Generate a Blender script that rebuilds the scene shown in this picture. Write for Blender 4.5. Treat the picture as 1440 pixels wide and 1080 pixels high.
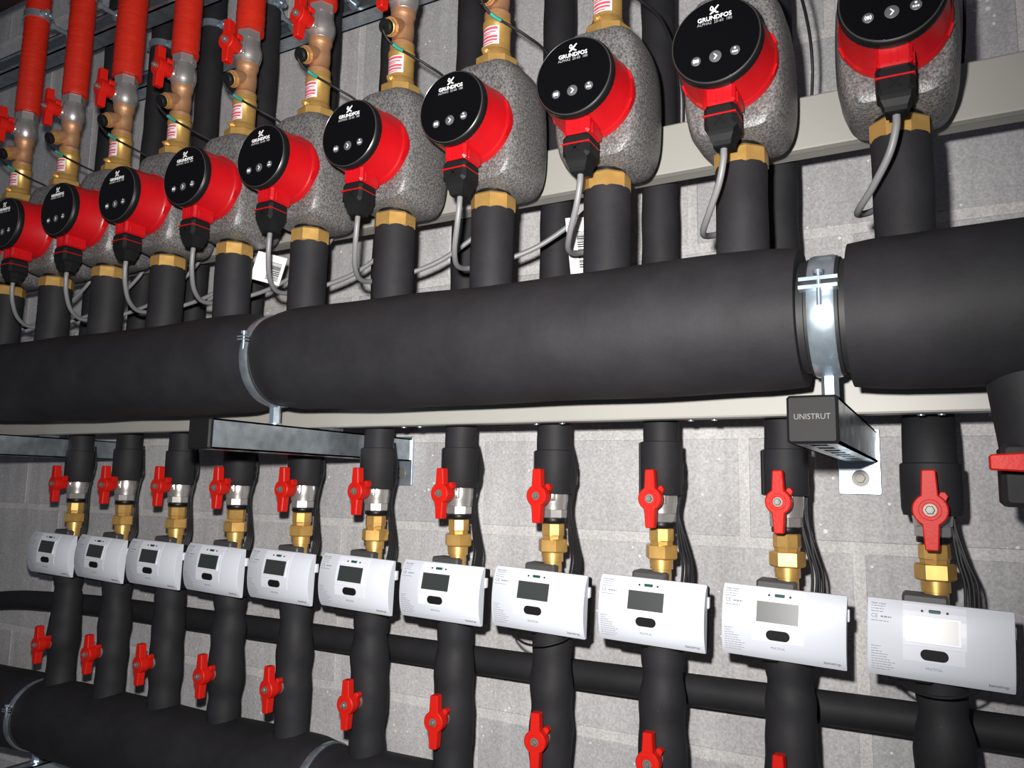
import bpy, math, random
from mathutils import Vector, Matrix
random.seed(7)
S = bpy.context.scene
for o in list(bpy.data.objects): bpy.data.objects.remove(o)
COL = S.collection
H = 1.30                      # lens height above the floor; x right, y towards the block wall

# ------------------------------------------------------------------ camera
YAW, PITCH, ROLL, FPX = math.radians(28.9105), math.radians(7.4878), math.radians(1.1211), 1100.59
fw = Vector((-math.sin(YAW)*math.cos(PITCH), math.cos(YAW)*math.cos(PITCH), math.sin(PITCH)))
rt = Vector((math.cos(YAW), math.sin(YAW), 0)); up = rt.cross(fw)
r2 = math.cos(ROLL)*rt + math.sin(ROLL)*up; u2 = -math.sin(ROLL)*rt + math.cos(ROLL)*up
cd = bpy.data.cameras.new('camera'); cam = bpy.data.objects.new('camera', cd); COL.objects.link(cam)
cd.sensor_width = 36; cd.lens = FPX/1440*36; cd.clip_start = .02
M4 = Matrix((r2, u2, -fw)).transposed().to_4x4(); M4.translation = (0, 0, H)
cam.matrix_world = M4
S.camera = cam

# ------------------------------------------------------------------ world, lights, exposure
w = bpy.data.worlds.new('room_air'); S.world = w; w.use_nodes = True
w.node_tree.nodes['Background'].inputs[0].default_value = (.78, .80, 1, 1)
w.node_tree.nodes['Background'].inputs[1].default_value = .085
fl = bpy.data.lights.new('camera_flash', 'SPOT'); flo = bpy.data.objects.new('camera_flash', fl); COL.objects.link(flo)
fl.energy = 103; fl.color = (1, .97, .94); fl.shadow_soft_size = .012; fl.spot_size = math.radians(150); fl.spot_blend = 1
flo.location = (-.050, .02, H+.066)
flo.rotation_euler = (Vector((-1.42, 1.175, .18))).to_track_quat('-Z', 'Y').to_euler()
vs = S.view_settings; vs.view_transform = 'Standard'; vs.look = 'None'; vs.gamma = 1; vs.use_curve_mapping = False; vs.exposure = 0

# ------------------------------------------------------------------ materials
def mat(name, col, rough=.5, metal=0., noise=0., nscale=40., bump=0., bscale=200., spec=.5, coat=0., rvar=0., pos=False, stretch=None):
    m = bpy.data.materials.new(name); m.use_nodes = True
    nt = m.node_tree; N = nt.nodes; L = nt.links; b = N['Principled BSDF']
    b.inputs['Base Color'].default_value = (*col, 1); b.inputs['Roughness'].default_value = rough
    b.inputs['Metallic'].default_value = metal; b.inputs['Specular IOR Level'].default_value = spec
    b.inputs['Coat Weight'].default_value = coat; b.inputs['Coat Roughness'].default_value = .08
    if noise or bump or rvar:
        if pos:
            tc = N.new('ShaderNodeNewGeometry'); src = tc.outputs['Position']
        else:
            tc = N.new('ShaderNodeTexCoord'); src = tc.outputs['Object']
        if stretch:
            mp = N.new('ShaderNodeMapping'); mp.inputs['Scale'].default_value = stretch; L.new(src, mp.inputs[0]); src = mp.outputs[0]
    if noise:
        n = N.new('ShaderNodeTexNoise'); n.inputs['Scale'].default_value = nscale; n.inputs['Detail'].default_value = 6
        L.new(src, n.inputs['Vector'])
        r = N.new('ShaderNodeValToRGB'); L.new(n.outputs[0], r.inputs[0])
        r.color_ramp.elements[0].position = .3; r.color_ramp.elements[1].position = .72
        r.color_ramp.elements[0].color = (*[c*(1-noise) for c in col], 1)
        r.color_ramp.elements[1].color = (*[min(1, c*(1+noise)) for c in col], 1)
        L.new(r.outputs[0], b.inputs['Base Color'])
    if rvar:
        n3 = N.new('ShaderNodeTexNoise'); n3.inputs['Scale'].default_value = nscale*.7; L.new(src, n3.inputs['Vector'])
        mr = N.new('ShaderNodeMapRange'); mr.inputs[3].default_value = rough-rvar; mr.inputs[4].default_value = rough+rvar
        L.new(n3.outputs[0], mr.inputs[0]); L.new(mr.outputs[0], b.inputs['Roughness'])
    if bump:
        n2 = N.new('ShaderNodeTexNoise'); n2.inputs['Scale'].default_value = bscale; n2.inputs['Detail'].default_value = 4
        L.new(src, n2.inputs['Vector'])
        bp = N.new('ShaderNodeBump'); bp.inputs['Strength'].default_value = bump; bp.inputs['Distance'].default_value = .002
        L.new(n2.outputs[0], bp.inputs['Height']); L.new(bp.outputs[0], b.inputs['Normal'])
    return m

def concrete(name, base, speck=True):
    m = mat(name, base, .92, spec=.2)
    nt = m.node_tree; N = nt.nodes; L = nt.links; b = N['Principled BSDF']
    g = N.new('ShaderNodeNewGeometry'); P = g.outputs['Position']
    def noise(sc, det=6, rough=.6, vec=P):
        n = N.new('ShaderNodeTexNoise'); n.inputs['Scale'].default_value = sc; n.inputs['Detail'].default_value = det
        n.inputs['Roughness'].default_value = rough; L.new(vec, n.inputs['Vector']); return n.outputs[0]
    def ramp(src, p0, c0, p1, c1):
        r = N.new('ShaderNodeValToRGB'); L.new(src, r.inputs[0]); e = r.color_ramp.elements
        e[0].position = p0; e[0].color = (*c0, 1); e[1].position = p1; e[1].color = (*c1, 1); return r.outputs[0]
    def mix(kind, f, a, c):
        x = N.new('ShaderNodeMix'); x.data_type = 'RGBA'; x.blend_type = kind
        if isinstance(f, float): x.inputs[0].default_value = f
        else: L.new(f, x.inputs[0])
        L.new(a, x.inputs[6]); 
        if isinstance(c, tuple): x.inputs[7].default_value = (*c, 1)
        else: L.new(c, x.inputs[7])
        return x.outputs[2]
    c = ramp(noise(5, 4), .3, [v*.88 for v in base], .7, [v*1.12 for v in base])
    mp = N.new('ShaderNodeMapping'); mp.inputs['Scale'].default_value = (34, 34, 3); L.new(P, mp.inputs[0])
    c = mix('MULTIPLY', .55, c, ramp(noise(1, 5, .6, mp.outputs[0]), .3, (.78, .78, .78), .7, (1.15, 1.15, 1.14)))
    c = mix('MULTIPLY', .8, c, ramp(noise(300, 3), .30, (.72, .72, .73), .70, (1.22, 1.22, 1.22)))
    oi = N.new('ShaderNodeObjectInfo')
    c = mix('MULTIPLY', .7, c, ramp(oi.outputs['Random'], 0, (.88, .88, .9), 1, (1.1, 1.1, 1.08)))
    if speck:
        v = N.new('ShaderNodeTexVoronoi'); v.inputs['Scale'].default_value = 85; v.inputs['Randomness'].default_value = 1; L.new(P, v.inputs['Vector'])
        sz = ramp(noise(30, 2), .48, (.0, .0, .0), .74, (.27, .27, .27))
        mt = N.new('ShaderNodeMath'); mt.operation = 'LESS_THAN'; L.new(v.outputs['Distance'], mt.inputs[0]); L.new(sz, mt.inputs[1])
        c = mix('MIX', mt.outputs[0], c, (.78, .77, .74))
    L.new(c, b.inputs['Base Color'])
    bp = N.new('ShaderNodeBump'); bp.inputs['Strength'].default_value = .5; bp.inputs['Distance'].default_value = .002
    L.new(noise(170, 5, .7), bp.inputs['Height']); L.new(bp.outputs[0], b.inputs['Normal'])
    return m

def foam(name, col=(.0165, .0160, .0182)):
    m = mat(name, col, .65, spec=.25)
    nt = m.node_tree; N = nt.nodes; L = nt.links; b = N['Principled BSDF']
    g = N.new('ShaderNodeNewGeometry'); P = g.outputs['Position']
    n = N.new('ShaderNodeTexNoise'); n.inputs['Scale'].default_value = 14; n.inputs['Detail'].default_value = 7; n.inputs['Roughness'].default_value = .65; L.new(P, n.inputs[0])
    r = N.new('ShaderNodeValToRGB'); L.new(n.outputs[0], r.inputs[0]); e = r.color_ramp.elements
    e[0].position = .35; e[0].color = (*[c*.8 for c in col], 1); e[1].position = .75; e[1].color = (*[c*1.35 for c in col], 1)
    v = N.new('ShaderNodeTexVoronoi'); v.inputs['Scale'].default_value = 70; L.new(P, v.inputs[0])
    n2 = N.new('ShaderNodeTexNoise'); n2.inputs['Scale'].default_value = 25; L.new(P, n2.inputs[0])
    r2_ = N.new('ShaderNodeMapRange'); r2_.inputs[1].default_value = .55; r2_.inputs[2].default_value = .8; r2_.inputs[4].default_value = .09; L.new(n2.outputs[0], r2_.inputs[0])
    lt = N.new('ShaderNodeMath'); lt.operation = 'LESS_THAN'; L.new(v.outputs['Distance'], lt.inputs[0]); L.new(r2_.outputs[0], lt.inputs[1])
    x = N.new('ShaderNodeMix'); x.data_type = 'RGBA'; L.new(lt.outputs[0], x.inputs[0]); L.new(r.outputs[0], x.inputs[6]); x.inputs[7].default_value = (.06, .058, .056, 1)
    L.new(x.outputs[2], b.inputs['Base Color'])
    n4 = N.new('ShaderNodeTexNoise'); n4.inputs['Scale'].default_value = 240; n4.inputs['Detail'].default_value = 3; L.new(P, n4.inputs[0])
    n5 = N.new('ShaderNodeTexNoise'); n5.inputs['Scale'].default_value = 18; L.new(P, n5.inputs[0])
    ad = N.new('ShaderNodeMath'); ad.operation = 'MULTIPLY_ADD'; ad.inputs[1].default_value = 3; L.new(n5.outputs[0], ad.inputs[0]); L.new(n4.outputs[0], ad.inputs[2])
    bp = N.new('ShaderNodeBump'); bp.inputs['Strength'].default_value = .12; bp.inputs['Distance'].default_value = .0012
    L.new(ad.outputs[0], bp.inputs['Height']); L.new(bp.outputs[0], b.inputs['Normal'])
    return m

def shellmat():
    m = mat('grey_foam_shell', (.13, .125, .125), .40, spec=.6)
    nt = m.node_tree; N = nt.nodes; L = nt.links; b = N['Principled BSDF']
    tc = N.new('ShaderNodeTexCoord'); P = tc.outputs['Object']
    n = N.new('ShaderNodeTexNoise'); n.inputs['Scale'].default_value = 420; n.inputs['Detail'].default_value = 2; L.new(P, n.inputs[0])
    r = N.new('ShaderNodeValToRGB'); L.new(n.outputs[0], r.inputs[0]); e = r.color_ramp.elements
    e[0].position = .36; e[0].color = (.062, .059, .059, 1); e[1].position = .66; e[1].color = (.185, .18, .177, 1)
    L.new(r.outputs[0], b.inputs['Base Color'])
    bp = N.new('ShaderNodeBump'); bp.inputs['Strength'].default_value = .5; bp.inputs['Distance'].default_value = .0012
    L.new(n.outputs[0], bp.inputs['Height']); L.new(bp.outputs[0], b.inputs['Normal'])
    return m

MT = dict(
 block=concrete('concrete_block', (.47, .465, .47)),
 mortar=concrete('mortar', (.575, .565, .555), False),
 floor=concrete('floor_screed', (.25, .25, .25), False),
 foam=foam('black_rubber_foam'),
 shell=shellmat(),
 red=mat('red_painted_housing', (.43, .0035, .007), .38, coat=.05, noise=.1, nscale=30),
 redh=mat('red_handle_enamel', (.52, .011, .006), .45, spec=.2, bump=.15, bscale=300),
 redtape=mat('red_tape_wrap', (.52, .018, .006), .42, noise=.22, nscale=14, bump=.6, bscale=1, stretch=(8, 8, 120)),
 blk=mat('black_plastic', (.006, .006, .0065), .42, spec=.3),
 blkm=mat('matt_black_plastic', (.0085, .0085, .009), .55, spec=.15),
 glass=mat('black_glass', (.0025, .0025, .003), .07, spec=.3, rvar=.02, nscale=60),
 rimg=mat('grey_rim', (.12, .12, .12), .3, metal=.6),
 btn=mat('grey_button', (.085, .085, .09), .4),
 white=mat('white_print', (.85, .85, .85), .5),
 dimw=mat('grey_print', (.30, .30, .31), .5),
 brass=mat('brass', (.66, .40, .12), .34, .62, noise=.12, nscale=60, rvar=.1),
 bronze=mat('bronze_casting', (.50, .27, .14), .45, .55, noise=.15, nscale=90, bump=.25, bscale=500),
 nickel=mat('nickel_plate', (.60, .575, .55), .30, .8, noise=.06, nscale=50, rvar=.08),
 zinc=mat('zinc_steel', (.46, .53, .58), .30, .85, noise=.22, nscale=60, rvar=.12),
 zincb=mat('bright_zinc', (.50, .60, .68), .3, .8, noise=.1, nscale=80, rvar=.08),
 grey=mat('grey_cable_sheath', (.175, .175, .18), .45),
 bcable=mat('black_cable_sheath', (.010, .010, .012), .5, spec=.2),
 green=mat('green_marker', (.02, .26, .22), .45),
 trunk=mat('grey_beige_enamel', (.335, .328, .300), .45, noise=.03, nscale=8),
 meter=mat('white_abs', (.62, .65, .71), .40, spec=.45),
 meter2=mat('white_plate', (.70, .72, .78), .42),
 lcd=mat('lcd_glass', (.030, .036, .034), .36, spec=.9),
 ink=mat('grey_ink', (.22, .22, .24), .6),
 label=mat('white_label', (.72, .68, .68), .5),
 redink=mat('red_ink', (.62, .08, .12), .5),
 tag=mat('white_card', (.75, .75, .76), .55),
 grey2=mat('dark_grey_plastic', (.055, .054, .056), .5),
 capink=mat('dull_lettering', (.075, .07, .06), .5),
 port=mat('dark_green_lens', (.012, .07, .055), .35),
 steel=mat('dull_steel', (.20, .195, .18), .5, .5, spec=.3),
 rubber=mat('black_clamp_rubber', (.012, .012, .013), .6),
)

# ------------------------------------------------------------------ mesh builder
class MB:
    def __init__(s): s.v = []; s.f = []; s.sm = []
    def add(s, vs, fs, smooth=True, M=None):
        o = len(s.v)
        s.v += [tuple(M @ Vector(p)) if M else tuple(p) for p in vs]
        s.f += [[i+o for i in f] for f in fs]; s.sm += [smooth]*len(fs); return s
    def box(s, x0, x1, y0, y1, z0, z1, b=0., M=None):
        if not b:
            vs = [(x, y, z) for x in (x0, x1) for y in (y0, y1) for z in (z0, z1)]
            return s.add(vs, [(0,1,3,2),(4,6,7,5),(0,4,5,1),(2,3,7,6),(0,2,6,4),(1,5,7,3)], False, M)
        # chamfered box: rounded outline in xz, chamfer along y
        def ring(x0, x1, z0, z1, c, y):
            return [(x0+c,y,z0),(x1-c,y,z0),(x1,y,z0+c),(x1,y,z1-c),(x1-c,y,z1),(x0+c,y,z1),(x0,y,z1-c),(x0,y,z0+c)]
        R = [ring(x0+b,x1-b,z0+b,z1-b,b*.5,y0), ring(x0,x1,z0,z1,b,y0+b), ring(x0,x1,z0,z1,b,y1-b), ring(x0+b,x1-b,z0+b,z1-b,b*.5,y1)]
        return s.loft(R, M=M, smooth=False)
    def loft(s, rings, cap=True, smooth=True, M=None, closed=False):
        n = len(rings[0]); vs = [p for r in rings for p in r]; fs = []
        m = len(rings)
        for i in range(m if closed else m-1):
            for j in range(n):
                a, b = i*n+j, i*n+(j+1) % n; c, d = ((i+1) % m)*n+(j+1) % n, ((i+1) % m)*n+j
                fs.append((a, b, c, d))
        o = len(s.f); s.add(vs, fs, smooth, M)
        if cap and not closed:
            k = len(s.v)-len(vs)
            s.f += [list(range(k+n-1, k-1, -1)), list(range(k+(m-1)*n, k+m*n))]; s.sm += [False, False]
        return s
    def lathe(s, prof, axis='z', n=24, org=(0,0,0), smooth=True, rot=0., cap=True, M=None):
        rings = []
        for r, t in prof:
            ring = []
            for j in range(n):
                a = rot+2*math.pi*j/n; c, d = r*math.cos(a), r*math.sin(a)
                p = {'z': (c, d, t), 'y': (c, t, d), 'x': (t, c, d)}[axis]
                ring.append((p[0]+org[0], p[1]+org[1], p[2]+org[2]))
            rings.append(ring)
        return s.loft(rings, cap, smooth, M)
    def tube(s, pts, r, n=10, cap=True, M=None):
        pts = [Vector(p) for p in pts]; rings = []
        T0 = (pts[1]-pts[0]).normalized(); ref = Vector((0,0,1)) if abs(T0.z) < .8 else Vector((1,0,0))
        U = T0.cross(ref).normalized()
        for i, p in enumerate(pts):
            T = (pts[min(i+1, len(pts)-1)]-pts[max(i-1, 0)]).normalized()
            U = (U-T*U.dot(T)).normalized(); V = T.cross(U)
            rr = r[i] if isinstance(r, (list, tuple)) else r
            rings.append([tuple(p+rr*(math.cos(2*math.pi*j/n)*U+math.sin(2*math.pi*j/n)*V)) for j in range(n)])
        return s.loft(rings, cap, True, M)
    def prism(s, poly, y0, y1, bev=0., M=None):
        """outline poly (x,z) extruded along y, front (y0) edge chamfered"""
        cx = sum(p[0] for p in poly)/len(poly); cz = sum(p[1] for p in poly)/len(poly)
        def inset(k):
            out = []; n = len(poly)
            for i in range(n):
                a, b, c = Vector(poly[i-1]), Vector(poly[i]), Vector(poly[(i+1) % n])
                d1 = (b-a).normalized(); d2 = (c-b).normalized()
                nn = Vector((-(d1.y+d2.y), d1.x+d2.x))
                if nn.length < 1e-6: nn = Vector((-d1.y, d1.x))
                nn.normalize(); out.append(tuple(b+nn*k))
            return out
        rr = [[(x, y0, z) for x, z in inset(bev)], [(x, y0+bev, z) for x, z in poly], [(x, y1, z) for x, z in poly]] if bev else [[(x, y0, z) for x, z in poly], [(x, y1, z) for x, z in poly]]
        return s.loft(rr, True, False, M)
    def mesh(s, name, material, auto=True):
        me = bpy.data.meshes.new(name); me.from_pydata(s.v, [], s.f)
        for p, k in zip(me.polygons, s.sm): p.use_smooth = k
        me.materials.append(material)
        import bmesh
        bm = bmesh.new(); bm.from_mesh(me); bmesh.ops.recalc_face_normals(bm, faces=bm.faces)
        if auto:
            for e in bm.edges:
                if len(e.link_faces) == 2 and e.calc_face_angle(0) > math.radians(38): e.smooth = False
        bm.to_mesh(me); bm.free(); me.update()
        return me
def spline(pts, n=6):
    pts = [Vector(p) for p in pts]; P = [2*pts[0]-pts[1]]+pts+[2*pts[-1]-pts[-2]]; out = []
    for i in range(1, len(P)-2):
        for k in range(n):
            t = k/n; a, b, c, d = P[i-1:i+3]
            out.append(.5*((2*b)+(c-a)*t+(2*a-5*b+4*c-d)*t*t+(3*b-a-3*c+d)*t**3))
    return out+[pts[-1]]
def circ(r, n=24, cx=0, cz=0, a0=0, a1=2*math.pi):
    return [(cx+r*math.cos(a0+(a1-a0)*i/n), cz+r*math.sin(a0+(a1-a0)*i/n)) for i in range(n)]
def text_mesh(body, size, material, width=1., align='CENTER', ext=.0002, bold=.0, wrap=None, name='lettering'):
    """flat letters standing in the xz plane, facing -y; wrap(x,z)->y"""
    cu = bpy.data.curves.new('t', 'FONT'); cu.body = body; cu.size = size; cu.align_x = align; cu.align_y = 'CENTER'
    cu.extrude = ext; cu.offset = bold; cu.resolution_u = 3
    ob = bpy.data.objects.new('t', cu); me = bpy.data.meshes.new_from_object(ob)
    bpy.data.objects.remove(ob); bpy.data.curves.remove(cu)
    return me, width
def text_verts(body, size, width=1., align='CENTER', bold=0., ext=.0002):
    me, _ = text_mesh(body, size, None, width, align, ext, bold)
    v = [(p.co.x*width, -p.co.z, p.co.y) for p in me.vertices]; f = [list(p.vertices) for p in me.polygons]
    bpy.data.meshes.remove(me); return v, f

# ------------------------------------------------------------------ objects
def raw(name, me, parent=None):
    o = bpy.data.objects.new(name, me); COL.objects.link(o)
    if parent: o.parent = parent
    return o
def tag(o, label=None, cat=None, group=None, kind=None):
    for k, v in (('label', label), ('category', cat), ('group', group), ('kind', kind)):
        if v: o[k] = v
    return o
class Proto:
    """parts of a thing, built once in local coordinates; put() places a thing with copies of every part"""
    def __init__(s): s.parts = []
    def part(s, name, mb, m, parent=None, label=None, kind=None):
        me = mb if isinstance(mb, bpy.types.Mesh) else mb.mesh(name, MT[m])
        s.parts.append((name, me, parent, label, kind)); return len(s.parts)-1
    def put(s, name, loc, label, cat, group=None, rot=(0,0,0), scale=1.):
        e = raw(name, None); e.empty_display_size = .02
        e.location = (loc[0], loc[1], loc[2]+H); e.rotation_euler = rot; e.scale = (scale,)*3
        tag(e, label, cat, group); out = []
        for nm, me, par, lb, kd in s.parts:
            o = raw(nm, me, e if par is None else out[par]); out.append(o)
            if lb: o['label'] = lb
            if kd: o['kind'] = kd
        return e
ORD = ['rightmost', 'second from the right', 'third from the right', 'fourth from the right', 'fifth from the right', 'sixth from the right',
       'seventh from the right', 'eighth from the right', 'ninth from the right', 'tenth from the right', 'leftmost']
SX = [-.0985, -.8742, -1.650]           # strut centre lines
def OF(k, n): return f'{ORD[k]} {n}' if k in (0, 10) else f'{n} {ORD[k]}'
DW = 1.175; DM = 1.0253; DP = .8516
PX = [-.0239-.16*k for k in range(11)]; MX = [-.0145-.16*k for k in range(11)]

# ------------------------------------------------------------------ the setting: block wall, floor
wall = raw('wall_back', MB().box(-3.3, 1.1, DW+.0008, DW+.12, 0, 2.75).mesh('wall_back', MT['mortar'])); tag(wall, 'grey concrete block wall with pale mortar joints behind the pipework', kind='structure')
ZJ = [-H, -.970, -.675, -.374, -.073, .085, .375, .680, .980, 1.280, 1.45]      # bed joints
XJ = [-.2576, -.107, -.2576, -.107, -.2576, -.106, -.33, -.120, -.33, -.120]     # first head joint of each course
JT = .014
for i in range(len(ZJ)-1):
    h2 = (ZJ[i+1]-ZJ[i]-JT)/2; zc = (ZJ[i+1]+ZJ[i])/2
    bm_ = MB().box(-.225+JT/2, .225-JT/2, 0, .1, -h2, h2, .0016).mesh('block', MT['block'])
    for j in range(-7, 4):
        x = XJ[i]+.225+.45*j
        if x-.22 < -3.3 or x+.22 > 1.1: continue
        b = raw('block', bm_, wall); b.location = (x, DW-random.random()*.0006, zc+H)
fl_ = raw('floor', MB().box(-3.3, 1.1, -1.6, DW, -.1, 0).mesh('floor', MT['floor'])); tag(fl_, 'bare grey screed floor of the plant room', kind='structure')

# ------------------------------------------------------------------ big headers
def header_mesh(x0, x1, R, pinch, wob=.0012, n=48, seed=1):
    rnd = random.Random(seed); prof = []; x = x0; ph = [rnd.random()*6 for _ in range(4)]
    N = max(4, int((x1-x0)/.02))
    rings = []
    for i in range(N+1):
        t = x0+(x1-x0)*i/N
        r = R
        for px, d, wd in pinch: r -= d*math.exp(-((t-px)/wd)**2)
        ring = []
        for j in range(n):
            a = 2*math.pi*j/n
            k = wob*(math.sin(9*t+ph[0]+a)+.7*math.sin(17*t+ph[1]-2*a)+.4*math.sin(31*t+ph[2]+3*a))
            ring.append((t, (r+k)*math.cos(a), (r+k)*math.sin(a)))
        rings.append(ring)
    mb = MB(); e = .004
    for ring, t in ((rings[0], x0), (rings[-1], x1)): pass
    mb.loft(rings); return mb
ZH, RH = .1807, .0762
p = Proto()
p.part('insulation', header_mesh(-2.45, SX[0]-.023, RH, [(SX[1], .010, .03), (SX[2], .010, .03), (SX[0]-.023, .003, .02)], seed=3), 'foam')
p.part('insulation', header_mesh(SX[0]+.023, .62, RH, [(SX[0]+.023, .003, .02)], seed=5), 'foam')
p.part('steel_pipe', MB().lathe([(.058, SX[0]-.05), (.058, SX[0]+.05)], 'x', 40), 'rubber')
p.put('distribution_header', (0, DP, ZH), 'thick black foam-insulated header pipe running across the middle of the picture', 'pipe')
ZL, RL = -.487, .0755
p = Proto()
p.part('insulation', header_mesh(-2.5, .7, RL, [(SX[1], .008, .03), (SX[2], .008, .03)], seed=9), 'foam')
p.put('return_header', (0, DM, ZL), 'thick black insulated header pipe low down, under the meter pipes', 'pipe')
# wall pipe
rnd = random.Random(4)
pts = [(-2.6, DW-.05, -.335), (-2.25, DW-.05, -.325), (-2.0, DW-.048, -.295), (-1.85, DW-.048, -.285)] + [(-1.6+.25*i, DW-.047, -.277+.002*rnd.uniform(-1, 1)) for i in range(10)]
p = Proto(); p.part('insulation', MB().tube(spline(pts, 8), .0215, 20), 'foam')
p.put('wall_pipe', (0, 0, 0), 'thin black insulated pipe running along the wall behind the lower risers', 'pipe')

# ------------------------------------------------------------------ trunking
def trunking(name, y0, y1, z0, z1, label, holes):
    p = Proto()
    p.part('body', MB().box(-2.5, .6, y0+.004, y1, z0+.001, z1-.001), 'trunk')
    c = MB(); t = .0015
    lid = [(y0+.0015, z0), (y0, z0+.002), (y0, z1-.002), (y0+.0015, z1), (y0+.012, z1+.0008), (y0+.012, z1-.0006), (y0+.002, z1-.002), (y0+.002, z0+.002), (y0+.012, z0+.0006), (y0+.012, z0-.0008)]
    c.loft([[(x, a, b) for a, b in lid] for x in (-2.5, .6)], smooth=False)
    p.part('lid', c, 'trunk')
    for x in holes:
        p.part('rivet', MB().lathe([(.004, z0-.0016), (.004, z0+.002)], 'z', 10, (x, y0+.024, 0)), 'zincb')
    if holes:
        for x in SX: p.part('support_clip', MB().box(x-.014, x+.014, y0+.008, y1-.004, .0838, z0+.001), 'zinc')
    else:
        for i in range(1, 11, 2): p.part('pipe_clip', MB().box(MX[i]-.008, MX[i]+.008, y1, y1+.0165, .432, .456), 'zinc')
    return p.put(name, (0, 0, 0), label, 'trunking', 'cable trunking runs')
trunking('cable_trunking', .95, .985, .410, .476, 'upper pale grey cable trunking passing behind the pumps', [])
tr = trunking('cable_trunking', .955, .993, .089, .150, 'lower pale grey cable trunking showing just under the black header', [-.02, .0, -.25, -.28, -.46, -.5, -.7, -.73])

# ------------------------------------------------------------------ struts, wall plates, pipe clamps
def strut(name, x, ztop, yf, label, dia, zh, yh, clabel, cap=False, gap=True):
    w2 = .0203; hgt = .041; L0, L1 = yf+.003, DW-.006
    p = Proto(); t = .0025
    body = MB()
    for s in (-1, 1):
        body.box(*sorted((s*w2, s*(w2-t))), L0, L1, -hgt, 0)
        body.box(*sorted((s*w2, s*.011)), L0, L1, -t, 0); body.box(*sorted((s*.011, s*(.011-t))), L0, L1, -.009, 0)
        body.box(*sorted((s*w2, s*.0075)), L0, L1, -hgt, -hgt+t)
    y = L0
    while y < L1-.01:
        body.box(-.008, .008, y, min(y+.02, L1), -hgt, -hgt+t); y += .048
    p.part('channel', body, 'zinc')
    p.part('end_cap', MB().box(-.0212, .0212, yf-.004, yf+.004, -.0418, .0005, .0022), 'blkm')
    if cap:
        v, f = text_verts('UNISTRUT', .0070, .92); p.part('lettering', MB().add([(a, b+yf-.0042, c-.0185) for a, b, c in v], f, False), 'capink', len(p.parts)-1)
    p.part('wall_plate', MB().box(-.0300, .0235, DW-.006, DW-.0005, -.085, .004, .001), 'zincb')
    k = len(p.parts)-1
    p.part('bolt', MB().lathe([(.0085, DW-.0085), (.0085, DW-.006)], 'y', 20, (-.002, 0, -.063)).lathe([(.0115, DW-.0072), (.0115, DW-.006)], 'y', 24, (-.002, 0, -.063)).lathe([(.0062, DW-.0155), (.0066, DW-.0145), (.0066, DW-.0085)], 'y', 6, (-.002, 0, -.063), smooth=False), 'steel', k)
    p.put(name, (x, 0, ztop), label, 'strut', 'strut brackets')
    # clamp
    p = Proto(); bw = .0125 if gap else .0075
    def band(a0, a1, r0, r1, bw, n=28):
        m = MB(); rings = []
        for i in range(n+1):
            a = a0+(a1-a0)*i/n; c, d = math.cos(a), math.sin(a)
            rings.append([(-bw, r0*c, r0*d), (-bw, r1*c, r1*d), (-bw*.7, (r1+.0012)*c, (r1+.0012)*d), (bw*.7, (r1+.0012)*c, (r1+.0012)*d), (bw, r1*c, r1*d), (bw, r0*c, r0*d)])
        return m.loft(rings, smooth=True)
    r = dia
    fa = math.radians(161)   # joint on the side of the viewer
    p.part('rubber_lining', MB().lathe([(r-.0005, -bw-.004), (r+.0012, -bw-.003), (r+.0012, bw+.003), (r-.0005, bw+.004)], 'x', 48), 'rubber')
    bmat = 'zincb' if gap else 'zinc'
    p.part('upper_band', band(fa-.07, fa-.07-math.radians(155), r+.001, r+.0028, bw), bmat)
    p.part('lower_band', band(fa+.07, fa+.07+math.radians(205), r+.001, r+.0028, bw), bmat)
    ca, sa = math.cos(fa), math.sin(fa)
    if gap:
        for da in (.075, -.075):
            yy, zz = (r+.002)*math.cos(fa+da), (r+.002)*math.sin(fa+da)
            j = MB(); j.box(-.0178, .0178, yy-.014, yy+.001, zz-.0018, zz+.0018)
            p.part('flange_lug', j, 'zincb')
        yy, zz = (r+.009)*ca, (r+.009)*sa
        p.part('clamp_screw', MB().lathe([(.0024, -.024), (.0024, .007), (.0050, .0072), (.0050, .0110), (.003, .012)], 'z', 12, (0, yy, zz)), 'zincb')
    else:
        yy, zz = (r+.006)*ca, (r+.006)*sa
        p.part('clamp_screw', MB().lathe([(.0022, -.016), (.0022, .006), (.0045, .0062), (.0045, .0105)], 'z', 10, (0, yy, zz)).box(-.007, .007, yy-.006, yy+.004, zz-.003, zz-.0012).box(-.007, .007, yy-.006, yy+.004, zz+.0012, zz+.003), 'zincb')
    zb = ztop-zh
    p.part('foot_nut', MB().lathe([(.0085, zb), (.0085, -r-.0005)], 'z', 6, smooth=False).lathe([(.011, zb), (.011, zb+.003)], 'z', 16), 'zincb')
    p.put('pipe_clamp', (x, yh, zh), clabel, 'pipe clamp', 'pipe clamps on the headers')
strut('strut_bracket', SX[0], .0838, .7203, 'galvanised slotted strut bracket with black end cap, right one under the header', .0595, ZH, DP, 'shiny zinc pipe clamp in the gap of the header insulation', True)
strut('strut_bracket', SX[1], .0838, .7203, 'long galvanised strut bracket seen from its side, left of centre under the header', RH-.0095, ZH, DP, 'thin zinc pipe clamp pinching the header insulation left of centre', gap=False)
strut('strut_bracket', SX[2], .0838, .7203, 'dim strut bracket at the left picture edge above the leftmost meters', RH-.0095, ZH, DP, 'pipe clamp pinching the header near the left picture edge', gap=False)
strut('strut_bracket', SX[1]-.02, ZL-.095, .87, 'low strut bracket under the bottom header, left of centre', RL-.0075, ZL, DM, 'zinc clamp band round the low header near the bottom edge', gap=False)
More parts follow.
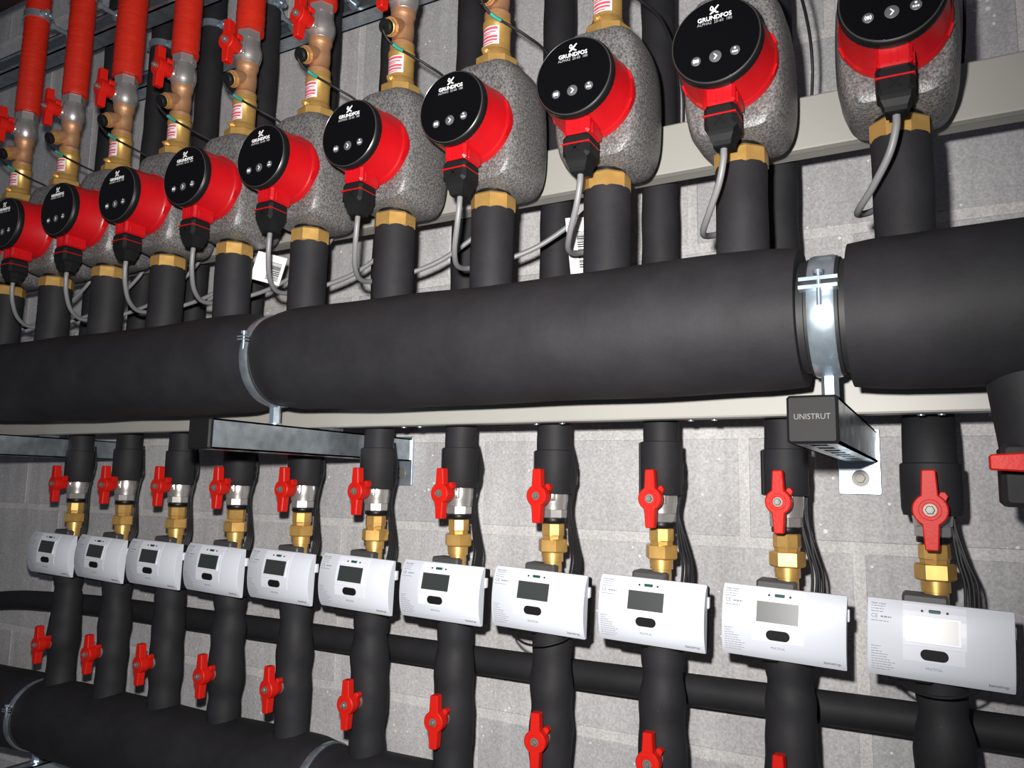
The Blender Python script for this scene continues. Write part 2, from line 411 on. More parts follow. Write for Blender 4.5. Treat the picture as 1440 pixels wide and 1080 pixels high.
strut('strut_bracket', SX[2]-.02, ZL-.095, .87, 'low strut bracket under the bottom header in the lower left corner', RL-.0075, ZL, DM, 'zinc clamp band round the low header at the left edge', gap=False)

# ------------------------------------------------------------------ pump
def pump_proto():
    p = Proto()
    prof = [(.097, 0), (.097, .026), (.092, .039), (.078, .049), (.05, .0555), (.01, .0575), (-.03, .0568), (-.052, .0535), (-.066, .0475), (-.0735, .0385), (-.076, .026), (-.076, 0)]
    side = spline([(x, 0, z) for z, x in prof[1:-1]], 4)
    out = [(0, .097)]+[(q.x, q.z) for q in side]+[(0, -.076)]
    poly = out+[(-x, z) for x, z in reversed(out[1:-1])]
    lay = [(-.0440, .72, .76), (-.0435, .82, .87), (-.0405, .88, .925), (-.030, .945, .965), (-.012, 1, .995), (.02, 1.0, 1.0), (.042, .97, .985), (.051, .90, .94)]
    m = MB(); m.loft([[(x*s, y, .01+(z-.01)*t) for x, z in poly] for y, s, t in lay])
    p.part('insulation_shell', m, 'shell')
    p.part('neck', MB().lathe([(.024, -.084), (.024, -.07)], 'z', 24), 'blk')
    nut = MB().lathe([(.0275, -.1005), (.0297, -.0985), (.0297, -.082), (.0265, -.0788), (.022, -.0788)], 'z', 8, smooth=False, rot=math.pi/8)
    p.part('union_nut', nut, 'brass')
    hd = MB().lathe([(.0505, -.036), (.0512, -.0435), (.0510, -.0515), (.0498, -.053), (.0486, -.055), (.0468, -.0955)], 'y', 48)
    for a in (20, 75, 110, 160, 200, 340):
        aa = math.radians(a); hd.box(-.006, .006, -.0525, -.046, .0490, .0520, M=Matrix.Rotation(-aa+math.pi/2, 4, 'Y'))
    h = p.part('motor_housing', hd, 'red')
    tb = MB().box(-.0155, .0155, -.094, -.056, -.0625, -.036, .003)
    tb.box(-.0035, -.0025, -.0952, -.09, -.060, -.042); tb.box(.0025, .0035, -.0952, -.09, -.060, -.042)
    tb.box(-.0172, -.0155, -.088, -.060, -.0615, -.050, .0006); tb.box(.0155, .0172, -.088, -.060, -.0615, -.050, .0006)
    p.part('terminal_box', tb, 'red', h)
    cv = p.part('control_cover', MB().lathe([(.0462, -.090), (.0468, -.0955), (.0468, -.1015), (.0457, -.1045), (.0438, -.1058), (.0, -.1058)], 'y', 56, cap=False), 'blk')
    p.part('cover_rim', MB().loft([[( .0446*math.cos(a)+.00055*math.cos(b)*math.cos(a), -.1052+.00055*math.sin(b), .0446*math.sin(a)+.00055*math.cos(b)*math.sin(a)) for b in (0, 1.57, 3.14, 4.71)] for a in [2*math.pi*i/56 for i in range(56)]], closed=True), 'rimg', cv)
    p.part('glass_face', MB().lathe([(.0437, -.1057), (.0434, -.1064), (.0, -.1064)], 'y', 56, cap=False), 'glass', cv)
    yb = -.1066
    for x, z, r in ((-.0198, -.0185, .0049), (0, -.0178, .0062), (.0198, -.0165, .0049)):
        k = p.part('button', MB().lathe([(r, -.1062), (r, yb), (r*.93, yb-.0002), (0, yb-.0002)], 'y', 24, (x, 0, z), cap=False), 'btn', cv)
    sy = MB(); ys = yb-.0004
    # power mark: dot with ring arcs, arrow mark, setting mark
    sy.prism(circ(.0017, 12, -.0198, -.0185), ys, yb)
    for a0 in (math.radians(-50), math.radians(130)):
        o_ = [(-.0198+.0030*math.cos(a0+i*.22), -.0185+.0030*math.sin(a0+i*.22)) for i in range(9)]; i_ = [(-.0198+.0023*math.cos(a0+i*.22), -.0185+.0023*math.sin(a0+i*.22)) for i in range(9)]
        sy.prism(o_+i_[::-1], ys, yb)
    sy.prism([(-.0018, -.0148), (-.0005, -.0148), (.0022, -.0178), (-.0005, -.0208), (-.0018, -.0208), (.0006, -.0178)][::-1], ys, yb)
    sy.prism(circ(.0011, 10, .0198, -.0142), ys, yb)
    for i in range(3): sy.prism([(.0170+.002*i, -.0186), (.0184+.002*i, -.0186), (.0184+.002*i, -.0168), (.0170+.002*i, -.0168)], ys, yb)
    p.part('button_symbols', sy, 'white', cv)
    v, f = text_verts('GRUNDFOS', .0064, 1.02, bold=.0001)
    p.part('brand_lettering', MB().add([(a, b-.1066, c+.0242) for a, b, c in v], f, False), 'white', cv)
    v, f = text_verts('ALPHA2  25-60  180', .0042, 1.0)
    p.part('model_lettering', MB().add([(a, b-.1066, c+.0195) for a, b, c in v], f, False), 'dimw', cv)
    lg = MB()
    def stroke(pts, wd):
        q = spline([(a, 0, c) for a, c in pts], 5); L_ = []; R_ = []
        for i, c in enumerate(q):
            T = (q[min(i+1, len(q)-1)]-q[max(i-1, 0)]).normalized(); nn = Vector((-T.z, 0, T.x))*wd*(.55+.45*math.sin(math.pi*(i+.5)/len(q)))
            L_.append(c+nn); R_.append(c-nn)
        for i in range(len(q)-1):
            lg.prism([(L_[i].x, L_[i].z), (R_[i].x, R_[i].z), (R_[i+1].x, R_[i+1].z), (L_[i+1].x, L_[i+1].z)], -.1068, -.1062)
    stroke([(-.0045, .0286), (-.0012, .0308), (.0012, .0335), (.0045, .0368)], .0009)
    stroke([(.0042, .0288), (.0016, .0300), (-.0002, .0325), (-.0016, .0345)], .0009)
    stroke([(-.0040, .0352), (-.0026, .0366), (-.0012, .0352), (-.0016, .0334), (-.0030, .0326), (-.0040, .0338), (-.0036, .0352)], .0006)
    p.part('brand_mark', lg, 'white', cv)
    pl = MB().box(-.0165, .0165, -.096, -.062, -.0905, -.0622, .004)
    pl.loft([[(x*a, -.079+y*a, z) for x, y in ((-.0125, -.013), (.0125, -.013), (.0135, 0), (.0125, .013), (-.0125, .013), (-.0135, 0))] for a, z in ((1.05, -.089), (1, -.094), (.78, -.100), (.72, -.1045), (.5, -.1055))], smooth=False)
    q = p.part('plug', pl, 'blkm')
    p.part('seal_stripe', MB().box(-.0168, .0168, -.0972, -.065, -.0752, -.0734, .0006), 'red', q)
    mk = MB()
    for a, b in (((-.005, -.085), (.005, -.075)), ((-.005, -.075), (.005, -.085))):
        d = Vector((b[0]-a[0], b[1]-a[1])).normalized()*.0011; n = (-d.y, d.x)
        mk.prism([(a[0]+n[0], a[1]+n[1]), (a[0]-n[0], a[1]-n[1]), (b[0]-n[0], b[1]-n[1]), (b[0]+n[0], b[1]+n[1])], -.0966, -.0955)
    p.part('embossed_mark', mk, 'blk', q)
    cab = spline([(0, -.079, -.102), (-.001, -.079, -.118), (-.008, -.072, -.140), (-.024, -.052, -.162), (-.0385, -.022, -.172), (-.040, .014, -.165), (-.018, .048, -.150), (.03, .068, -.130), (.08, .080, -.098), (.112, .09, -.066), (.120, .098, -.042)], 6)
    p.part('power_cable', MB().tube(cab, .0036, 10), 'grey')
    global cable_right
    cable_right = p.parts.pop()
    return p
PZ = .4547
P = pump_proto(); base_parts = list(P.parts)
cab = spline([(0, -.079, -.102), (-.001, -.079, -.118), (-.008, -.072, -.140), (-.024, -.052, -.162), (-.0385, -.022, -.172), (-.040, .014, -.165), (-.026, .046, -.150), (-.012, .060, -.125), (-.006, .075, -.085), (-.004, .1, -.05)], 6)
cable_up = ('power_cable', MB().tube(cab, .0036, 10).mesh('power_cable', MT['grey']), None, None, None)
for k, x in enumerate(PX):
    P.parts = base_parts+[cable_up if k in (0, 1, 2) else cable_right]
    P.put('circulator_pump', (x, DP, PZ), f'red circulator pump with round black face, {ORD[k]} in the row', 'pump', 'circulator pumps above the header', rot=(random.uniform(-.012, .012), random.uniform(-.01, .01), random.uniform(-.015, .015)))

# pump risers into the header
def riser(R, z0, z1, wob, seed, prof=None, n=28, flare0=0., flare1=0.):
    rnd = random.Random(seed); ph = [rnd.random()*6 for _ in range(6)]; rings = []; N = max(6, int((z1-z0)/.008))
    for i in range(N+1):
        t = i/N; z = z0+(z1-z0)*t; r = R*(prof(z) if prof else 1)
        r += flare0*math.exp(-((z-z0)/.012)**2)+flare1*math.exp(-((z-z1)/.012)**2)
        dx = wob*.8*math.sin(14*z+ph[4]); dy = wob*.5*math.sin(11*z+ph[5])
        ring = []
        for j in range(n):
            a = 2*math.pi*j/n
            k = wob*(.5*math.sin(60*z+ph[0]+a)+.4*math.sin(33*z+ph[1]-2*a)+.35*math.sin(95*z+ph[2]+2*a))
            ring.append(((r+k)*math.cos(a)+dx, (r+k)*math.sin(a)+dy, z-z0))
        rings.append(ring)
    return MB().loft(rings)
for k, x in enumerate(PX):
    p = Proto(); z0, z1 = ZH+.055, .3565
    p.part('insulation', riser(.0282, z0, z1, .0005, 100+k, flare0=.0), 'foam')
    p.put('pump_riser', (x, DP, z0), f'short black insulated riser between header and the {OF(k, "pump")}', 'pipe', 'risers from header to pumps')

# ------------------------------------------------------------------ brass coupling, strainer, valve, red pipe above each pump
def handle_mesh(L=.037, s=1.):
    """butterfly handle: stem axis -y, hub back at y=0"""
    m = MB(); R = .0152*s
    pts = []
    a0 = math.radians(62)
    pts += [(.0072*s, .0135*s), (.0060*s, L-.0015), (.0048*s, L), (-.0048*s, L), (-.0060*s, L-.0015), (-.0072*s, .0135*s)]
    pts += [(R*math.cos(a), R*math.sin(a)) for a in [math.pi-a0+(2*a0)*i/10 for i in range(1, 10)]]
    pts += [(-.0072*s, -.0135*s), (-.0058*s, -L+.0015), (-.0046*s, -L), (.0046*s, -L), (.0058*s, -L+.0015), (.0072*s, -.0135*s)]
    pts += [(R*math.cos(a), R*math.sin(a)) for a in [-a0+(2*a0)*i/10 for i in range(1, 10)]]
    m.prism(pts, -.0265, -.0135, .0014)
    m.lathe([(.0110*s, 0), (.0128*s, -.006), (.0142*s, -.014)], 'y', 24)
    m.prism([(.006*s, .011*s), (.0125*s, .007*s), (.0150*s, .0125*s), (.0125*s, .0165*s), (.0085*s, .0165*s)], -.013, -.003, .0008)
    m.lathe([(.0098*s, -.0262), (.0092*s, -.0276), (.0068*s, -.0276), (.0064*s, -.0262)], 'y', 24)
    return m
def handle_into(p, y0, z, L=.037, s=1., rot=0, m='redh'):
    hm = handle_mesh(L, s); M = Matrix.Translation((0, y0, z)) @ Matrix.Rotation(rot, 4, 'Y')
    hm.v = [tuple(M @ Vector(v)) for v in hm.v]
    k = p.part('handle', hm, m, label='red butterfly handle')
    sc = MB().lathe([(.0056*s, -.0262), (.0056*s, -.0272)], 'y', 16).lathe([(.0042*s, -.0270), (.0042*s, -.0305), (.0034*s, -.0312)], 'y', 6, smooth=False)
    sc.lathe([(.0021*s, -.031), (.0021*s, -.0335)], 'y', 10)
    sc.v = [tuple(M @ Vector(v)) for v in sc.v]
    p.part('handle_nut', sc, 'steel', k)
cp = Proto()
cp.part('hex_flange', MB().lathe([(.0270, 0), (.0292, .0015), (.0292, .0120), (.0270, .0145), (.021, .0165)], 'z', 8, smooth=False, rot=.2), 'brass')
cp.part('body', MB().lathe([(.0200, .014), (.0198, .0245), (.0182, .0265), (.0182, .058), (.0196, .0600), (.0196, .0665), (.0178, .068), (.0178, .075)], 'z', 32), 'brass')
lb = MB(); lr = [-(math.pi/2)+.75*(-1+2*i/8) for i in range(9)]
lb.loft([[(.0186*math.cos(a), .0186*math.sin(a), z) for a in lr]+[(.0183*math.cos(a), .0183*math.sin(a), z) for a in reversed(lr)] for z in (.0305, .0565)])
k = cp.part('label', lb, 'label', label='white label printed in red')
li = MB()
for z0_, z1_, a0, a1 in ((.0512, .0545, -.62, .62), (.0470, .0485, -.62, .5), (.0445, .0457, -.6, .1), (.0395, .0425, -.62, .62), (.0350, .0375, -.62, .6), (.0318, .0330, -.55, .3)):
    aa = [-(math.pi/2)+a0+(a1-a0)*i/6 for i in range(7)]
    li.loft([[(.0189*math.cos(a), .0189*math.sin(a), z) for a in aa]+[(.0185*math.cos(a), .0185*math.sin(a), z) for a in reversed(aa)] for z in (z0_, z1_)])
cp.part('print', li, 'redink', k, kind='stuff')
cp.part('drain_screw', MB().lathe([(.0052, -.0165), (.0052, -.0225), (.004, -.0235)], 'y', 6, (-.004, 0, .0215), smooth=False).lathe([(.0024, -.023), (.0024, -.0265)], 'y', 10, (-.004, 0, .0215)), 'brass')
stn = Proto()
stn.part('body', MB().lathe([(.0150, 0), (.0180, .001), (.0180, .007), (.0158, .0095), (.0152, .014), (.0165, .024), (.0165, .034), (.0155, .046), (.0172, .049), (.0182, .053), (.0182, .058)], 'z', 32), 'bronze')
d0, d1 = Vector((0, 0, .036)), Vector((0, -.034, .018)); dd = (d1-d0).normalized()
stn.part('branch', MB().tube([d0, d0+dd*.024, d0+dd*.025, d0+dd*.033], [.0125, .0122, .0136, .0136], 20), 'bronze')
stn.part('branch_plug', MB().tube([d0+dd*.033, d0+dd*.0335, d0+dd*.040, d0+dd*.041], [.011, .0118, .0118, .010], 8), 'brass')
stn.part('sensor_head', MB().tube([d0+dd*.0405, d0+dd*.041, d0+dd*.047, d0+dd*.049], [.0095, .0105, .0105, .008], 18), 'blkm')
vlv = Proto()
vlv.part('body', MB().lathe([(.0178, 0), (.0186, .001), (.0186, .004), (.0205, .009), (.0222, .0165), (.0222, .024), (.0200, .032), (.0182, .040), (.0182, .043)], 'z', 32).box(-.0115, .0115, -.0232, -.018, .009, .031, .001), 'nickel')
vlv.part('hex_collar', MB().lathe([(.0185, .042), (.0200, .0435), (.0200, .057), (.0185, .0585), (.016, .0585)], 'z', 6, smooth=False, rot=.15), 'nickel')
vlv.part('stem', MB().lathe([(.0085, -.018), (.0085, -.027), (.006, -.0275), (.006, -.033)], 'y', 18, (0, 0, .018)), 'nickel')
handle_into(vlv, -.026, .018, .036, 1.)
for k, x in enumerate(PX):
    rz = random.uniform(-.08, .08)
    cp.put('brass_coupling', (x, DP, .5525), f'brass coupling with red-printed label, on top of the {OF(k, "pump")}', 'coupling', 'brass couplings above the pumps', rot=(0, 0, rz))
    stn.put('bronze_strainer', (x, DP, .6265), f'bronze strainer with angled branch above the {OF(k, "pump")}', 'strainer', 'bronze strainers above the pumps', rot=(0, 0, random.uniform(-.06, .06)))
    vlv.put('ball_valve', (x, DP, .6840), f'nickel ball valve with red handle high above the {OF(k, "pump")}', 'valve', 'ball valves above the pumps', rot=(0, 0, random.uniform(-.1, .1)))
    p = Proto(); m = MB(); rg = []; z = 0; rr = random.Random(k+50)
    R = .0228 if k != 8 else .0255
    while z < .72:
        rg += [(R+rr.uniform(-.0004, .0004), z), (R+.0006+rr.uniform(-.0003, .0004), z+.006)]; z += .0125
    m.lathe([(.018, 0)]+rg, 'z', 28); p.part('tape_wrap', m, 'redtape')
    p.put('red_pipe', (x, DP, .7425), f'red tape-wrapped vertical pipe above the {OF(k, "pump")}', 'pipe', 'red wrapped pipes')
    # sensor cable
    p = Proto(); e = d0+dd*.049
    path = spline([tuple(e+Vector((0, 0, -.001))), (.001, e.y-.003, .006), (.003, -.036, -.004), (.012, -.026, -.013), (.026, -.017, -.022), (.045, .0, -.034), (.060, .03, -.046), (.066, .07, -.075), (.066, .1, -.11), (.062, .115, -.15)], 6)
    p.part('cable', MB().tube(path, .0019, 8), 'bcable')
    q = spline([(.0075, -.0305, -.009), (.012, -.0262, -.013), (.019, -.0215, -.0175)], 4)
    p.part('marker_sleeve', MB().tube(q, .0027, 10), 'green')
    p.put('sensor_cable', (x, DP, .6265), f'thin black sensor cable with green marker, above the {OF(k, "pump")}', 'cable', 'sensor cables')

# ------------------------------------------------------------------ meter lines
up_prof = None
for k, x in enumerate(MX):
    rr = random.Random(200+k)
    if k == 0:
        p = Proto()
        pts = spline([(0, .13, .112), (0, .09, .112), (0, .045, .103), (0, .012, .078), (0, 0, .045), (0, 0, .0), (0, 0, -.012)], 6)
        p.part('insulation', MB().tube(pts, [.0285]*(len(pts)-7)+[.0288, .029, .029, .029, .0285, .027, .025], 28), 'foam')
        p.part('sleeve', MB().lathe([(.0300, -.018), (.0318, -.010), (.0322, .02), (.0318, .040), (.0295, .0415)], 'z', 28), 'foam')
        p.put('meter_supply_pipe', (x, DM, -.005), 'black insulated pipe bending to the wall above the rightmost meter', 'pipe', 'insulated pipes above the meters')
    else:
        zb = .055+rr.uniform(-.008, .008); zt = 1.40
        p = Proto()
        p.part('insulation', riser(.0246, zb-.03, zt, .0008, 300+k), 'foam')
        sb = -.002-rr.uniform(0, .008)
        m = MB(); g = math.radians(rr.uniform(95, 130))
        m.lathe([(.0262, sb-zb+.03), (.0278, sb-zb+.032), (.0284, -.005+.03), (.0280, .004+.03), (.0250, .005+.03)], 'z', 28)
        m.box(-.0035, .0035, -.002, .0018, sb-zb+.031, .033, M=Matrix.Translation((-.0275*math.cos(.5), -.0275*math.sin(.5), 0)) @ Matrix.Rotation(.5+math.pi/2, 4, 'Z'))
        p.part('sleeve', m, 'foam')
        p.put('meter_supply_pipe', (x, DM, zb-.03), f'black insulated pipe with thicker sleeve, above the {OF(k, "meter")}', 'pipe', 'insulated pipes above the meters')
mv = Proto()
mv.part('body', MB().lathe([(.0190, .026), (.0205, .024), (.0205, .010), (.0216, .006), (.0216, -.006), (.0205, -.011), (.0198, -.019), (.0185, -.0195)], 'z', 32).box(-.0125, .0125, -.0222, -.016, -.007, .009, .001), 'nickel')
mv.part('hex_collar', MB().lathe([(.0180, -.0190), (.0198, -.0198), (.0198, -.0300), (.0180, -.0315)], 'z', 8, smooth=False, rot=.3), 'nickel')
mv.part('seal_ring', MB().lathe([(.0172, -.0305), (.0180, -.0325), (.0180, -.0355), (.0172, -.0375)], 'z', 24), 'blk')
mv.part('stem', MB().lathe([(.0098, -.016), (.0098, -.0255), (.0070, -.026), (.0070, -.034)], 'y', 18), 'nickel')
handle_into(mv, -.0275, 0, .0372, 1.)
mvb = Proto(); mvb.parts = [q for q in mv.parts if q[0] not in ('handle', 'handle_nut')]
handle_into(mvb, -.0315, 0, .0435, 1.18)
un = Proto()
un.part('adaptor', MB().lathe([(.0150, .046), (.0165, .045), (.0165, .030), (.0155, .0285), (.0150, .024)], 'z', 8, smooth=False, rot=.25), 'brass')
un.part('union_nut', MB().lathe([(.0190, .0245), (.0214, .0230), (.0214, .0075), (.0190, .0055), (.015, .0050)], 'z', 6, smooth=False, rot=math.radians(12)), 'brass')
un.part('tailpiece', MB().lathe([(.0150, .0055), (.0150, -.007), (.0128, -.0075), (.0128, -.06)], 'z', 28), 'brass')
def fy(z, hz=.0412, B=.0185):
    return -B*math.sqrt(max(0, 1-(z/(hz*1.06))**2))+B*math.sqrt(1-1/1.06**2)
def meter_proto():
    p = Proto(); hz = .0412; hw = .0692
    zz = [hz*(-1+2*i/16) for i in range(17)]
    prof = [(fy(z), z) for z in zz]+[(.004, hz), (.004, -hz)]
    def sec(x, s=1.): return [(x, (a+.002)*s-.002, b*(.985 if s < 1 else 1)) for a, b in prof]
    c = MB().loft([sec(-hw, .9), sec(-hw+.0015), sec(hw-.0015), sec(hw, .9)])
    cv = p.part('cover', c, 'meter')
    # flat display plate leaning on the upper half
    def sheet(x0, x1, z0, z1, off, back=.002, n=6):
        m = MB(); g = [z0+(z1-z0)*i/n for i in range(n+1)]
        return m.loft([[(x, fy(z)-off, z) for z in g]+[(x, fy(z)+back, z) for z in reversed(g)] for x in (x0, x1)], smooth=False)
    p.part('display_plate', sheet(-.034, .026, -.0030, .0395, .0007), 'meter2', cv)
    p.part('button_plate', sheet(-.034, .0245, -.0195, -.0040, .0006), 'meter2', cv)
    # display window: flat tilted pane
    z0, z1 = .0030, .0262; y0, y1 = fy(z0)-.0022, fy(z1)-.0030
    y1 = y0+(z1-z0)*math.tan(math.radians(10.5)); 
    q = MB(); q.loft([[(x, y0, z0), (x, y1, z1), (x, y1+.006, z1), (x, y0+.004, z0)] for x in (-.0285, .0185)], smooth=False)
    p.part('display', q, 'lcd', cv, 'grey display window')
    fr = MB()
    for a, b, c_, d in ((-.031, -.0285, z0-.002, z1+.002), (.0185, .021, z0-.002, z1+.002), (-.0285, .0185, z1, z1+.002), (-.0285, .0185, z0-.002, z0)):
        ya, yb = y0+(c_-z0)*(y1-y0)/(z1-z0)-.0005, y0+(d-z0)*(y1-y0)/(z1-z0)-.0005
        fr.loft([[(x, ya, c_), (x, yb, d), (x, yb+.007, d), (x, ya+.004, c_)] for x in (a, b)], smooth=False)
    p.part('display_frame', fr, 'meter2', cv)
    ob = circ(.0056, 10, .0035, -.0112, -math.pi/2, math.pi/2)+[(.0035, -.0056)]+circ(.0056, 10, -.0118, -.0112, math.pi/2, 1.5*math.pi)+[(-.0118, -.0168)]
    yb = fy(-.0112)
    p.part('button', MB().prism(ob, yb-.0022, yb+.002, .0007), 'blkm', cv)
    yt = fy(.0332)
    e = MB().box(-.0092, .0022, yt-.0014, yt+.003, .0312, .0352, .0006)
    p.part('optical_port', e, 'port', cv)
    dt = MB()
    for x in (-.0155, .0085): dt.lathe([(.0013, yt-.0012), (.0013, yt+.002)], 'y', 10, (x, 0, .0332))
    p.part('port_dots', dt, 'blk', cv)
    # print
    pr = MB(); rr = random.Random(3)
    def dash(x0, x1, z, h=.0007):
        xx = x0
        while xx < x1-.0008:
            w_ = rr.uniform(.0012, .0042); w_ = min(w_, x1-xx)
            y = fy(z); pr.box(xx, xx+w_, y-.0003, y+.0004, z-h/2, z+h/2); xx += w_+.0007
    for z, x1 in ((.0335, -.0515), (.0308, -.053), (.0281, -.0525)): dash(-.0655, x1, z)
    dash(-.0560, -.0455, .0230, .0016); dash(-.0655, -.0480, .0185)
    for i, x1 in enumerate((-.056, -.058, -.055, -.049, -.050, -.046, -.042, -.045, -.043, -.047)): dash(-.0655, x1, -.0085-.0028*i)
    def put_text(t, size, x, z, wd=1., align='LEFT', bold=0.):
        v, f = text_verts(t, size, wd, align, bold); pr.add([(a+x, b+fy(c+z)-.0002, c+z) for a, b, c in v], f, False)
    put_text('Heat meter', .0032, -.0655, .0362); put_text('CE', .0058, -.0655, .0232, .95)
    put_text('MULTICAL', .0036, -.0045, -.0262, .95, 'CENTER')
    put_text('kamstrup', .0046, .0635, -.0345, 1.05, 'RIGHT', .00008)
    p.part('print', pr, 'ink', cv, kind='stuff')
    p.part('side_clip', MB().box(.0655, .0712, .0035, .010, .012, .026, .001), 'meter')
    b = MB().box(-.0655, .0675, .004, .0225, -.040, .0375, .002)
    for x in (.026, .033, .040, .047, .055): b.lathe([(.0032, -.0445), (.0032, -.039)], 'z', 8, (x, .013, 0))
    b.box(-.05, -.006, .004, .020, -.0455, -.039, .002)
    p.part('base', b, 'blkm')
    p.part('sensor_housing', MB().box(-.036, .010, .020, .050, -.03, .0475, .0025), 'grey2')
    return p
mp_ = meter_proto()
for k, x in enumerate(MX):
    rr = random.Random(400+k); dz = -.0045 if k == 0 else 0
    nick = 'large red' if k == 0 else 'red'
    (mvb if k == 0 else mv).put('ball_valve', (x, DM, -.0115+dz), f'nickel ball valve with {nick} handle, just over the {OF(k, "meter")}', 'valve', 'ball valves above the meters', rot=(0, 0, rr.uniform(-.05, .05)))
    un.put('brass_union', (x, DM, -.0965+dz), f'brass hexagon union leading down into the {OF(k, "meter")}', 'union', 'brass unions above the meters', rot=(0, 0, rr.uniform(-.25, .25)))
    mp_.put('heat_meter', (x+.0005, .985, -.1545+dz*.8), f'white heat meter with small display and oval button, {ORD[k]} in the row', 'meter', 'heat meters', rot=(rr.uniform(-.012, .012), math.radians(1.9+rr.uniform(-.4, .5)), rr.uniform(-.015, .015)))
    p = Proto()
    for i in range(4):
        o = .0042*i; jj = lambda s=.003: rr.uniform(-s, s)
        path = spline([(.028+o, -.002, -.012), (.0285+o+jj(.001), .006, .018), (.022+o*.8+jj(.001), .012, .045), (.0165+o*.5+jj(), .016, .085), (.018+o*.3+jj(), .020, .112), (.024+jj(), .022, .128), (.023+jj(), .024, .150), (.016, .026, .185)], 6)
        p.part('cable', MB().tube(path, .0019, 7), 'bcable')
    p.put('cable_bundle', (x, DM-.004, -.1165), f'bundle of thin black cables rising behind the {OF(k, "meter")}', 'cable', 'meter cable bundles')
    if k in (0, 3):
        p = Proto(); path = spline([(-.052, .012, -.036), (-.046, -.006, -.046), (-.020, -.022, -.056), (.010, -.026, -.056), (.034, -.012, -.049), (.042, .004, -.040)], 6)
        p.part('cable', MB().tube(path, .0017, 8), 'bcable')
        p.put('cable_loop', (x, 1.0, -.1545), f'thin black cable loop hanging under the {OF(k, "meter")}', 'cable', 'cable loops under meters')
    # lower insulated pipe
    ph = rr.random()*6; amp = rr.uniform(.6, 1.2)
    def prof(z, a=amp, ph=ph):
        w_ = 1.0-.15*a*math.exp(-((z+.232-.006*math.sin(ph))/.014)**2)+.06*a*math.exp(-((z+.30)/.045)**2)+.05*math.exp(-((z+.335)/.02)**2)-.05*math.exp(-((z+.375)/.016)**2)+.035*a*math.sin(z*60+ph)+.02*math.sin(z*140+2*ph)
        return w_
    z0 = ZL+.055
    p = Proto(); p.part('insulation', riser(.0288, z0, -.192, .0010, 500+k, prof), 'foam')
    p.put('meter_return_pipe', (x, DM, z0), f'lumpy black insulated pipe below the {OF(k, "meter")}', 'pipe', 'insulated pipes below the meters')
lv = Proto()
lv.part('stem', MB().lathe([(.0115, -.020), (.0115, -.0325), (.0080, -.033), (.0080, -.0385)], 'y', 18), 'nickel')
handle_into(lv, -.0325, 0, .0365, 1.)
for k, x in enumerate(MX):
    lv.put('drain_valve', (x-.001, DM, -.333), f'red butterfly valve handle on the pipe below the {OF(k, "meter")}', 'valve', 'valves below the meters', rot=(0, 0, random.uniform(-.1, .1)))

# ------------------------------------------------------------------ big drop pipe at the right edge
p = Proto()
p.part('insulation', MB().tube([(0, 0, 0), (.003, .0, -.03), (.010, .004, -.085)], .0335, 32), 'foam')
p.part('valve_jacket', MB().box(-.024, .046, -.026, .04, -.140, -.083, .004), 'foam')
p.put('header_drop_pipe', (.0685, DP, ZH-.05), 'black insulated drop pipe under the header at the right edge', 'pipe')
p = Proto()
p.part('body', MB().lathe([(.026, -.02), (.026, .03)], 'z', 24), 'nickel')
p.part('stem', MB().lathe([(.010, -.02), (.010, -.045)], 'y', 16), 'nickel')
handle_into(p, -.036, .0, .046, 1.15, math.pi/2)
p.put('isolating_valve', (.0800, DP-.004, .029), 'isolating valve with red handle turned level, at the right edge', 'valve')

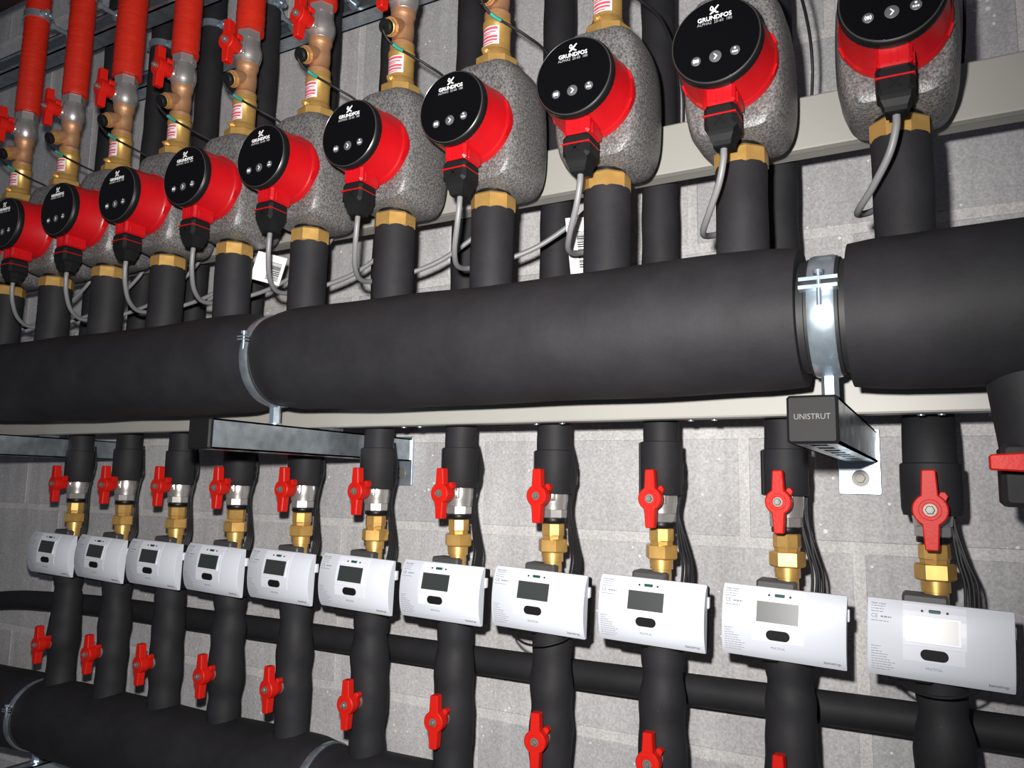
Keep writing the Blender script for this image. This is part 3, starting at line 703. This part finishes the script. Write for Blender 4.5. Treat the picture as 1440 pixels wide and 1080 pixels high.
# ------------------------------------------------------------------ rails and clamps upper left
def rail(x0, x1, y0, z0, label):
    p = Proto(); t = .0025; m = MB(); h_ = .041
    m.box(x0, x1, y0+.037, y0+.0395, z0, z0+h_); m.box(x0, x1, y0, y0+.0395, z0, z0+t); m.box(x0, x1, y0, y0+.0395, z0+h_-t, z0+h_)
    m.box(x0, x1, y0, y0+t, z0, z0+.0095); m.box(x0, x1, y0, y0+t, z0+h_-.0095, z0+h_)
    p.part('channel', m, 'zinc')
    return p.put('strut_rail', (0, 0, 0), label, 'rail', 'horizontal strut rails')
rail(-2.5, -1.20, .925, .934, 'galvanised strut rail behind the red pipes in the upper left corner')
rail(-1.75, -.30, DW-.0805, .915, 'galvanised strut rail on the wall behind the upper black pipes')
def pclamp(r, stand):
    p = Proto()
    p.part('band', MB().lathe([(r, -.0075), (r+.0022, -.007), (r+.0022, .007), (r, .0075)], 'z', 28), 'zincb')
    for s in (-1, 1):
        m = MB(); m.box(*sorted((s*(r+.001), s*(r+.014))), -.003, .003, -.009, .009)
        m.lathe([(.0035, -.012), (.0035, .006), (.006, .0062), (.006, .0105)], 'y', 10, (s*(r+.0085), 0, 0))
        p.part('lug', m, 'zincb')
    p.part('stud', MB().lathe([(.005, r), (.005, stand)], 'y', 12).lathe([(.010, r+.001), (.010, r+.009)], 'y', 6, smooth=False).lathe([(.012, stand-.006), (.012, stand)], 'y', 6, smooth=False), 'zincb')
    return p
c1 = pclamp(.0236, .0735)
for k in (7, 8, 9, 10):
    c1.put('pipe_ring', (PX[k], DP, .955), f'zinc pipe ring holding the red pipe above the {OF(k, "pump")}', 'pipe ring', 'rings on the red pipes')
c2 = pclamp(.0250, .070)
for k in range(4, 10):
    c2.put('pipe_ring', (MX[k], DM, .935), f'zinc pipe ring on the black pipe behind the {OF(k, "pump")}', 'pipe ring', 'rings on the black pipes')
# dark header crossing the extreme upper left corner
p = Proto(); p.part('insulation', MB().tube(spline([(-3.1, .74, .985), (-2.6, .74, .99), (-1.9, .74, .995), (-1.3, .74, .997)], 6), .075, 32), 'foam')
p.put('overhead_pipe', (0, 0, 0), 'dark insulated pipe in the extreme upper left corner', 'pipe')

# ------------------------------------------------------------------ white tags
def card(w_, h_):
    p = Proto(); k = p.part('card', MB().box(-w_/2, w_/2, -.0005, .0005, -h_, 0), 'tag')
    m = MB(); rr = random.Random(2); z = -h_*.25
    while z > -h_*.88:
        t = rr.choice((.0006, .0011, .0018)); m.box(-w_*.02, w_*.40, -.0009, -.0004, z-t, z); z -= t+rr.choice((.0007, .0012))
    p.part('barcode', m, 'blk', k, kind='stuff')
    return p
c = card(.026, .075)
c.put('hanging_tag', (-.410, .905, .352), 'narrow white tag with barcode hanging beside the riser of the third pump from right', 'tag', 'white tags', rot=(0, math.radians(-6), .55))
card(.050, .048).put('hanging_tag', (-.955, .905, .372), 'broad white tag with barcode hanging left of the sixth riser from right', 'tag', 'white tags', rot=(0, math.radians(14), .5))
